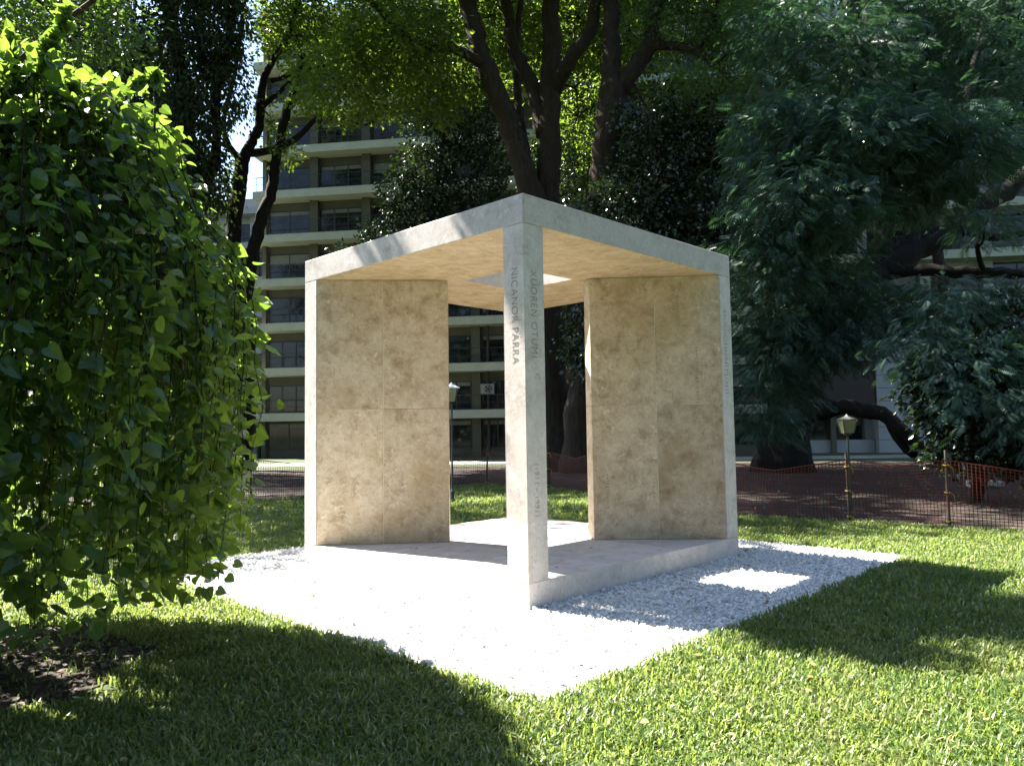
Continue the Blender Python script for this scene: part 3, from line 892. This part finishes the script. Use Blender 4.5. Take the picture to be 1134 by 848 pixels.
for (px, py, dy, rx, ry, tw) in ((330, 40, 0, 50, 40, 130), (400, 60, .5, 55, 35, 130), (360, 105, .5, 40, 22, 60), (450, 80, 1, 45, 35, 90), (350, 0, 0, 80, 40, 170), (300, 20, .5, 35, 35, 70), (425, 118, 0, 35, 18, 45), (300, 130, 1, 16, 22, 16), (350, -70, 0, 100, 50, 190), (450, 0, 1, 60, 40, 110), (316, 168, .3, 18, 12, 18)):
    cl(st, px, py, Ys + dy, rx, ry, 1.5, tw, 16, .19, spread=.24, droop=.15)
st.finish()

# --- dark tree with trailing sprays behind the weeping tree
b = on_ground(205, 524)
Yd = float(b[1])
dt = Tree('trailing_tree', 'tall dark tree with hanging sprays behind the weeping tree', 'tree', b, BARK_BLACK, L_STRAND, 71)
K = lambda px, py, dy=0: at(px, py, Yd + dy)
dt.limb([b - (0, 0, .2), K(206, 420), K(208, 300), K(212, 220), K(205, 120), K(190, 20), K(170, -120)], .55, .25, flare=.4, seg=12)
dt.limb([K(212, 230), K(238, 180), K(240, 110), K(255, 40), K(262, -60)], .25, .12, seg=9)
dt.limb([K(208, 260), K(170, 180), K(140, 90), K(110, 0)], .26, .12, seg=9)
dt.limb([K(205, 330), K(150, 260), K(90, 150), K(40, 40)], .26, .12, seg=9)
for (px, py, dy, rx, ry, tw) in ((120, 40, 0, 60, 60, 260), (200, 60, 0, 50, 70, 260), (60, 60, 1, 60, 70, 220), (240, 30, 0, 35, 60, 180), (210, 150, -.5, 40, 55, 190), (150, 110, 0, 50, 60, 220), (230, 200, 0, 28, 40, 110), (100, 150, 1, 60, 60, 200), (190, -40, 0, 110, 60, 300), (60, -60, 0, 110, 60, 260), (10, 150, 2, 60, 100, 200), (100, 300, 2, 120, 100, 300), (255, 90, .5, 18, 50, 70), (130, -150, 0, 160, 70, 300)):
    cl(dt, px, py, Yd + dy, rx, ry, 1.8, tw, 20, .20, spread=.26, droop=1.0, flat=1.5, twigwood=.08)
dt.finish()

# --- blue green feathery tree on the right
b = on_ground(868, 522)
Yr = float(b[1])
ft = Tree('feathery_tree', 'massive dark tree at right with drooping blue green fronds and a low arching branch', 'tree', b, BARK_BLACK, L_BLUE, 81)
K = lambda px, py, dy=0: at(px, py, Yr + dy)
ft.limb([b - (0, 0, .25), K(870, 480), K(880, 440), K(905, 385), K(945, 330), K(968, 300)], .82, .62, flare=.45, seg=16, wob=.12)
ft.limb([K(874, 475), K(900, 458, -1), K(938, 450, -1.5), K(975, 460, -2), K(1005, 482, -2.5), K(1034, 505, -2.5), K(1060, 520, -2.5)], .34, .15, seg=12, wob=.12)
ft.limb([K(985, 464, -2), K(997, 490, -2.2), K(1012, 503, -2.2), K(1045, 500, -2.2)], .18, .08, seg=9)
ft.limb([K(962, 306), K(1010, 278), K(1060, 252), K(1120, 205), K(1190, 150)], .50, .25, seg=14)
ft.limb([K(966, 302), K(1030, 300, -1), K(1100, 302, -2), K(1180, 304, -3)], .26, .15, seg=12)
ft.limb([K(966, 304), K(976, 260), K(978, 200), K(970, 100), K(960, 0)], .44, .22, seg=12)
ft.limb([K(990, 290), K(1040, 220), K(1070, 120), K(1090, 20)], .30, .14, seg=10)
ft.limb([K(940, 335), K(880, 270, -3), K(850, 190, -5), K(850, 130, -6)], .26, .08, seg=9)
ft.limb([K(1060, 253), K(1100, 262, -1), K(1150, 255, -1)], .2, .1, seg=8)
def fr(px, py, Y, rx, ry, rz, n, size=.47):
    n = int(n * 1.45)
    c = at(px, py, Y); ft.reach(c, r0=.10)
    P, D, tc = clump_points(ft.rng, c, (px2m(rx, Y), rz, px2m(ry, Y)), n // 7, 7, .30, .5, .6)
    D = D * np.array([1, 1, .35]) + np.array([0, 0, -.35]) * ft.rng.uniform(.2, 1.8, (len(D), 1))
    k = P[:, 2] > .3; P, D = P[k], D[k]
    ft.leaves(P, D, size * ft.rng.uniform(.6, 1.2, len(P)), SPRAY, .45)
    for t in tc[ft.rng.random(len(tc)) < .12]:
        ft.limb([c, (c + t) / 2 + ft.rng.normal(0, .1, 3), t], .02, .006, n=5, seg=4, wob=0, register=False)
for a in ((880, 145, 19, 60, 45, 1.4, 620), (960, 150, 18, 70, 50, 1.4, 760), (1060, 160, 18, 65, 50, 1.4, 680), (900, 225, 18, 75, 50, 1.4, 760), (1010, 215, 19, 50, 30, 1.2, 300),
          (850, 290, 19, 50, 55, 1.3, 560), (915, 310, 20, 55, 40, 1.3, 380), (860, 380, 20, 55, 55, 1.3, 520), (920, 370, 20, 50, 40, 1.3, 340), (1010, 335, 21, 80, 25, 1.4, 300), (1060, 370, 20, 60, 40, 1.2, 320),
          (985, 360, 21, 40, 22, 1.2, 130), (850, 440, 21, 45, 45, 1.2, 300), (940, 60, 20, 70, 50, 1.6, 560), (1060, 60, 22, 90, 60, 1.8, 480), (870, 40, 21, 60, 40, 1.5, 360), (1110, 120, 21, 50, 70, 1.6, 300),
          (1000, -40, 21, 160, 60, 2.2, 800), (1130, 350, 20, 40, 50, 1.3, 260), (1130, -20, 21, 100, 80, 2, 400), (845, 200, 20, 35, 50, 1.2, 260), (1090, 250, 24, 50, 30, 1.2, 120)):
    fr(*a)
for a in ((1010, 385, 15.5, 34, 22, .8, 110), (1060, 400, 15, 45, 26, .8, 190), (1110, 385, 15, 45, 30, .8, 230), (1090, 445, 14.6, 50, 26, .7, 190), (1130, 470, 14.5, 40, 30, .7, 170), (1050, 340, 16, 50, 24, .9, 200)):
    fr(*a, size=.32)
ft.finish()

# --- glossy shrub on the right
b = on_ground(1082, 556)
Yq = float(b[1])
gs = Tree('glossy_shrub', 'dark glossy broad leaved shrub at far right behind the orange netting', 'shrub', b, BARK_BLACK, L_DARK, 91)
K = lambda px, py, dy=0: at(px, py, Yq + dy)
gs.limb([b - (0, 0, .1), K(1078, 500), K(1070, 440), K(1060, 380)], .10, .04)
gs.limb([b, K(1100, 500), K(1120, 420), K(1130, 360)], .08, .03)
for (px, py, dy, rx, ry, tw) in ((1040, 430, 0, 40, 40, 110), (1085, 400, 0, 45, 40, 120), (1075, 460, -.3, 55, 38, 150), (1115, 450, 0, 40, 55, 130), (1060, 505, -.2, 40, 22, 60), (1130, 500, 0, 40, 30, 70), (1110, 350, .5, 40, 30, 60), (1150, 430, .3, 50, 70, 120)):
    cl(gs, px, py, Yq + dy, rx, ry, .7, tw, 14, .13, tmpl=LEAF_BROAD, spread=.15, droop=.3)
gs.finish()

# --- tall tree just left of the frame; its bough shades the near roof corner
kb = np.array([-11.2, 13.6, 0])
kt = Tree('shade_tree', 'tall tree at the left edge with a long bough high over the pavilion', 'tree', kb, BARK_GREY, L_MID, 101)
kt.limb([kb - (0, 0, .2), kb + (.1, 0, 3), kb + (.2, .1, 6.5), kb + (.1, .3, 11)], .26, .14, flare=.5)
kt.limb([kb + (.2, .1, 6.3), kb + (2.4, -.3, 8.4), kb + (4.8, -1.0, 9.7), kb + (7.0, -3.5, 9.4), kb + (7.8, -4.3, 9.25), kb + (9.4, -3.1, 9.6)], .055, .02)
for (c, r, tw) in (((-2.25, 10.2, 9.5), (1.3, .62, .4), 150), ((-12, 15.5, 11.5), (2.6, 2.4, 1.6), 200), ((-14, 13.5, 9.5), (2.0, 2.0, 1.4), 150), ((-9.6, 16.0, 10.5), (1.8, 1.6, 1.0), 110)):
    kt.clump(c, r, tw, 24, .13, spread=.22)
for (c, r, tw) in (((-3.42, 9.12, 9.25), (.30, .26, .2), 24), ((-3.80, 9.36, 9.22), (.26, .22, .2), 20), ((-4.10, 9.55, 9.22), (.20, .16, .16), 11),
                   ((-5.36, 10.75, 9.2), (.22, .09, .08), 7), ((-5.0, 10.47, 9.2), (.22, .09, .08), 7)):
    kt.clump(c, r, tw, 20, .12, spread=.09, twigwood=.3)
kt.finish()

# --- tree belt added unseen behind the viewpoint to block sky and fill window reflections
bl = Tree('sky_blocking_belt', 'added belt of trees behind the viewpoint, unseen, blocking sky light', 'trees', (0, -22, 0), BARK_DARK, L_DARK, 111)
for (x, y, z, r) in [(x + bl.rng.normal(0, 1.5), -20 - 6 * bl.rng.random() - abs(x) * .1, z, 5.5) for x in range(-40, 41, 8) for z in ((4, 11, 18, 25, 31) if (x // 8) % 3 else (4, 11, 17))] + [(30, 0, 6, 6), (31, 1, 13, 6), (34, -10, 6, 6), (34, -9, 13, 6)]:
    bl.clump((x, y, z), (r, 4, 4.2), 90, 14, .8, spread=.8, branch=False, twigwood=0)
bl.finish()
bl.root['kind'] = 'stuff'

# ------------------------------------------------------------------ netting fence, stakes and lamps
M_NET = plain('orange_plastic_net', (.10, .013, .006), .6)
M_TAPE = plain('yellow_tape', (.36, .26, .02), .5)
M_STAKE = plain('weathered_stake', (.07, .055, .04), .85)
M_LAMPMETAL = plain('lamp_metal', (.05, .055, .05), .5)
M_LAMPWHITE = plain('lamp_white_cap', (.75, .76, .74), .5)
def opal():
    m, nt, b = new_mat('opal_pane')
    b.inputs['Base Color'].default_value = (.30, .33, .17, 1); b.inputs['Roughness'].default_value = .3
    b.inputs['Transmission Weight'].default_value = .45
    return m
M_OPAL = opal()
fence = empty('netting_fence', (FENCE[4][0], FENCE[4][1], 0))
tag(fence, 'orange plastic safety netting strung between stakes round the bare earth', 'fence')
FO = np.array([FENCE[4][0], FENCE[4][1], 0])
FP = spline(np.array([(x, y, 0) for x, y in FENCE]), 900)
seg = np.linalg.norm(np.diff(FP, axis=0), axis=1); S = np.concatenate([[0], np.cumsum(seg)])
tot = S[-1]
def fpt(s): return np.stack([np.interp(s, S, FP[:, 0]), np.interp(s, S, FP[:, 1])], -1)
_near = lambda x, y: S[int(np.argmin((FP[:, 0] - x) ** 2 + (FP[:, 1] - y) ** 2))]
_s1, _s2 = _near(6.75, 11.85), _near(5.62, 12.8)
stake_s = np.concatenate([np.arange(_s1, 0, -2.3), np.arange(_s2, tot, 2.4)])
def top_h(s):
    d = np.min(np.abs(s[:, None] - stake_s[None]), axis=1)
    return 1.05 - .17 * np.clip(d / 1.17, 0, 1) - .07 * (vnoise(s * .8 + 3, s * 0 + 5, 9))
nv = []; nf = []
mb = MB()
sv = np.arange(0, tot, .055)
p = fpt(sv); tp = top_h(sv)
wav = .16 * (vnoise(sv * 1.3, sv * 0 + 2, 12) - .5)
tang = np.gradient(p, axis=0); tang /= np.linalg.norm(tang, axis=1)[:, None]
nor = np.stack([-tang[:, 1], tang[:, 0]], 1)
def npoint(i, z): 
    q = p[i] + nor[i] * (wav[i] * 1.5 * np.sin(z * 3 + 1))[:, None]
    return np.column_stack([q, z]) - FO
idx = np.arange(len(sv)); zl = np.linspace(.03, 1, 7)
w = .0045
for a in range(6):
    za, zb = tp * zl[a], tp * zl[a + 1]
    A, Bq = npoint(idx, za), npoint(idx, zb)
    tt = np.column_stack([tang, np.zeros(len(sv))]) * w
    V = np.concatenate([A - tt, A + tt, Bq + tt, Bq - tt]); n = len(sv)
    mb.add(V, [np.stack([idx, idx + n, idx + 2 * n, idx + 3 * n], 1)])
for a in np.linspace(.03, 1, 20):
    A = npoint(idx, tp * a); hw = .0035 if a < .99 else .009
    V = np.concatenate([A + (0, 0, -hw), A + (0, 0, hw)]); n = len(sv)
    mb.add(V, [np.stack([idx[:-1], idx[1:], idx[1:] + n, idx[:-1] + n], 1)])
mb.build('netting', M_NET, fence)
for k, s in enumerate(stake_s):
    q = fpt(np.array([s]))[0]
    lean = np.array([RNG.normal(0, .05), RNG.normal(0, .04)])
    P = np.array([(q[0], q[1], -.1), (q[0] + lean[0], q[1] + lean[1], 1.22 + RNG.normal(0, .06))]) - FO
    so = MB().tube(np.array([P[0], (P[0] + P[1]) / 2, P[1]]), [.026, .024, .022], 8, .05).build('stake', M_STAKE, fence)
    tp_ = MB()
    for zz in (.10, .55, .98):
        c = P[0] + (P[1] - P[0]) * (zz + .1) / 1.32
        ring = [c + np.array([.036 * math.cos(t), .036 * math.sin(t), .006 * math.sin(3 * t)]) for t in np.linspace(0, 2 * np.pi, 13)]
        tp_.tube(ring, [.012] * 13, 5)
        tp_.tube([c + (.03, -.03, 0), c + (.07, -.05, -.04), c + (.08, -.05, -.12)], [.008, .008, .004], 4)
    tp_.build('tape_tie', M_TAPE, so)

def lamp(px, py_c, Y, hl, label, capm):
    c = at(px, py_c, Y)
    r = empty('lamp_post', (c[0], c[1], 0)); tag(r, label, 'lamp post')
    z0 = c[2] - hl / 2
    MB().tube([(0, 0, -.1), (0, 0, .25), (0, 0, .3), (0, 0, z0 - .04)], [.05, .045, .024, .02], 10).build('pole', M_LAMPMETAL, r)
    MB().tube([(0, 0, z0 - .05), (0, 0, z0 - .03), (0, 0, z0)], [.03, .07, .08], 10).build('collar', M_LAMPMETAL, r)
    L = empty('lantern', (0, 0, z0)); L.parent = r
    f = MB(); wb, wt2 = .085, .135; h = hl * .68
    for sx, sy in ((-1, -1), (1, -1), (1, 1), (-1, 1)):
        f.tube([(sx * wb, sy * wb, 0), (sx * wt2, sy * wt2, h)], [.011, .011], 5)
    fo = f.build('lantern', M_LAMPMETAL, r); fo.location = (0, 0, z0)
    bpy.data.objects.remove(L)
    V = [(sx * k, sy * k, z) for z, k in ((.004, wb - .004), (h - .003, wt2 - .004)) for sx, sy in ((-1, -1), (1, -1), (1, 1), (-1, 1))]
    q = [(i, (i + 1) % 4, 4 + (i + 1) % 4, 4 + i) for i in range(4)]
    MB().add(V, [np.array(q)]).build('pane', M_OPAL, fo)
    cp = MB().tube([(0, 0, h), (0, 0, h + .02), (0, 0, h + hl * .2), (0, 0, h + hl * .24), (0, 0, h + hl * .32)], [.19, .19, .05, .03, .01], 4)
    cp.build('cap', capm, fo)
lamp(938, 469, 14.2, .36, 'low lantern on a pole behind the netting under the arching branch', M_LAMPMETAL)
lamp(500, 434, 17.2, .44, 'white capped lantern on a pole seen through the pavilion left of its post', M_LAMPWHITE)

# pale cut log beneath the shrub
lg = on_ground(1090, 541)
r = empty('cut_log', (lg[0], lg[1], 0)); tag(r, 'short pale cut log lying on the bare earth below the glossy shrub', 'log')
MB().tube([(-.42, -.10, .15), (-.1, 0, .14), (.3, .06, .12), (.5, .1, .10)], [.12, .115, .10, .085], 12, .06, caps=False).build('bark', plain('pale_weathered_bark', (.38, .35, .31), .9, var=.3), r)
MB().tube([(-.425, -.101, .151), (-.41, -.098, .15)], [.108, .11], 12).build('cut_end', plain('fresh_cut_wood', (.72, .66, .55), .8), r)

# ------------------------------------------------------------------ grass
def grass_mat():
    m, nt, b = new_mat('grass_blade')
    geo = nt.nodes.new('ShaderNodeNewGeometry')
    col = ramp(nt, geo.outputs['Random Per Island'], [(0, (.022, .052, .012)), (.5, (.055, .105, .020)), (.82, (.12, .175, .05)), (.90, (.36, .34, .18))])
    big = noise(nt, .9, 4, .6)
    col = mixc(nt, col, (.17, .17, .065), ramp(nt, big, [(.5, (0, 0, 0)), (.66, (.7, .7, .7))]))
    mid = noise(nt, 3.7, 5, .65)
    col = mixc(nt, col, (.030, .075, .012), ramp(nt, mid, [(.54, (0, 0, 0)), (.66, (.75, .75, .75))]))
    nt.links.new(col, b.inputs['Base Color']); b.inputs['Roughness'].default_value = .45
    tr = nt.nodes.new('ShaderNodeBsdfTranslucent'); tr.inputs[0].default_value = (.36, .47, .09, 1)
    mx = nt.nodes.new('ShaderNodeMixShader'); mx.inputs[0].default_value = .38
    nt.links.new(b.outputs[0], mx.inputs[1]); nt.links.new(tr.outputs[0], mx.inputs[2])
    nt.links.new(mx.outputs[0], nt.nodes['Material Output'].inputs[0])
    return m
rg = np.random.default_rng(77)
def blades(y0, y1, dens, length, width):
    hw = lambda y: .80 * y + 1.2
    A = (y1 - y0) * 2 * hw(y1); n = int(A * dens)
    y = rg.uniform(y0, y1, n); x = rg.uniform(-1, 1, n) * hw(y1)
    k = np.abs(x) < hw(y); x, y = x[k], y[k]
    P = np.column_stack([x, y, np.zeros(len(x))])
    u, v = to_uv(P)
    ed = .04 * (vnoise(x * 4 + 9, y * 4 + 20, 6) - .5) * 2
    k = ~((u > GU0 + ed) & (u < GU1 + ed) & (v > GV0 + ed) & (v < GV1 + ed))
    k &= ~inside(P, DIRT) | (rg.random(len(P)) < .002)
    wp = P.copy(); wp[:, 0] += .7 * (vnoise(x * 2.3 + 3, y * 2.3 + 60, 21) - .35); wp[:, 1] += .6 * (vnoise(x * 2.1 + 33, y * 2.1 + 6, 22) - .5)
    k &= ~inside(wp, SOILP) | (rg.random(len(P)) < .06)
    wp2 = P.copy(); wp2[:, 0] += .25 * (vnoise(x * 5 + 3, y * 5 + 60, 31) - .5); wp2[:, 1] += .25 * (vnoise(x * 5 + 33, y * 5 + 6, 32) - .5)
    k &= ~inside(wp2, SOIL2) | (rg.random(len(P)) < .12)
    k &= rg.random(len(P)) < .55 + .9 * vnoise(x * 1.1 + 30, y * 1.1 + 7, 8)
    P = P[k]; n = len(P)
    hgt = length * rg.uniform(.5, 1.25, n) * (.45 + .6 * vnoise(P[:, 0] * .9 + 50, P[:, 1] * .9 + 11, 15) + .6 * vnoise(P[:, 0] * 3.1 + 50, P[:, 1] * 3.1 + 11, 16))
    az = rg.uniform(0, 2 * np.pi, n); lean = rg.uniform(.25, 1.25, n)
    d = np.column_stack([np.cos(az), np.sin(az), np.zeros(n)]); s = np.column_stack([-np.sin(az), np.cos(az), np.zeros(n)])
    w = width * rg.uniform(.6, 1.3, n)
    up = np.array([0, 0, 1.0])
    L1 = P + d * (hgt * .20 * lean)[:, None] + up * (hgt * .52)[:, None]
    L2 = P + d * (hgt * .62 * lean)[:, None] + up * (hgt * (.92 - .25 * lean))[:, None]
    V = np.stack([P - s * w[:, None] * .4, P + s * w[:, None] * .4, L1 + s * w[:, None] * .5, L1 - s * w[:, None] * .5, L2], 1).reshape(-1, 3)
    b = (np.arange(n) * 5)[:, None]
    return V, b + np.array([[0, 1, 2, 3]]), b + np.array([[3, 2, 4]])
GV, GQ, GT, off = [], [], [], 0
for args in ((2.9, 4.6, 4600, .080, .0115), (4.6, 6.5, 3600, .080, .012), (6.5, 9.5, 2300, .082, .0135), (9.5, 14, 1300, .08, .015), (14, 24, 500, .085, .024)):
    V, q, t = blades(*args)
    GV.append(V); GQ.append(q + off); GT.append(t + off); off += len(V)
o = mesh_obj('lawn_grass', np.concatenate(GV), [np.concatenate(GQ), np.concatenate(GT)], grass_mat())
tag(o, 'coarse green lawn grass round the gravel bed', 'grass', kind='stuff')
print('grass verts', off)

# leaf litter and chips on the soil
n = 2600
P = np.column_stack([rg.uniform(-5.4, -2.4, n), rg.uniform(4.0, 6.6, n), rg.uniform(.012, .03, n)])
P = P[inside(P, SOILP)]
V, fs = scatter(P, np.column_stack([rg.normal(0, 1, (len(P), 2)), rg.normal(0, .15, len(P))]), rg.uniform(.03, .08, len(P)), LEAF4, rg, .2)
o = mesh_obj('leaf_litter', V, fs, leaf_mat('dry_litter', (.06, .045, .035), (.22, .18, .15), (.1, .07, .04), .1, .8, .2))
tag(o, 'dry grey brown leaf litter on the soil under the weeping tree', 'litter', kind='stuff')

# fallen leaves on gravel and lawn
n = 420
P = np.column_stack([rg.uniform(-5, 6.5, n), rg.uniform(3.4, 12.5, n), np.zeros(n)])
u, v = to_uv(P)
onp = (u > -.02) & (u < W + .02) & (v > -.02) & (v < W + .02)
ong = (u > GU0) & (u < GU1) & (v > GV0) & (v < GV1)
P[:, 2] = np.where(onp, HB + .006, np.where(ong, .034, .055)) + rg.uniform(0, .01, n)
P = P[(~onp | (rg.random(n) < .3)) & (~ong | (rg.random(n) < .6))]
V, fs = scatter(P, np.column_stack([rg.normal(0, 1, (len(P), 2)), rg.normal(0, .12, len(P))]), rg.uniform(.02, .055, len(P)), LEAF_BROAD, rg, .15)
o = mesh_obj('fallen_leaves', V, fs, leaf_mat('fallen_leaf', (.10, .065, .03), (.30, .22, .10), (.2, .14, .05), .15, .7, .2))
tag(o, 'small dry fallen leaves scattered over the gravel and the lawn', 'leaves', kind='stuff')
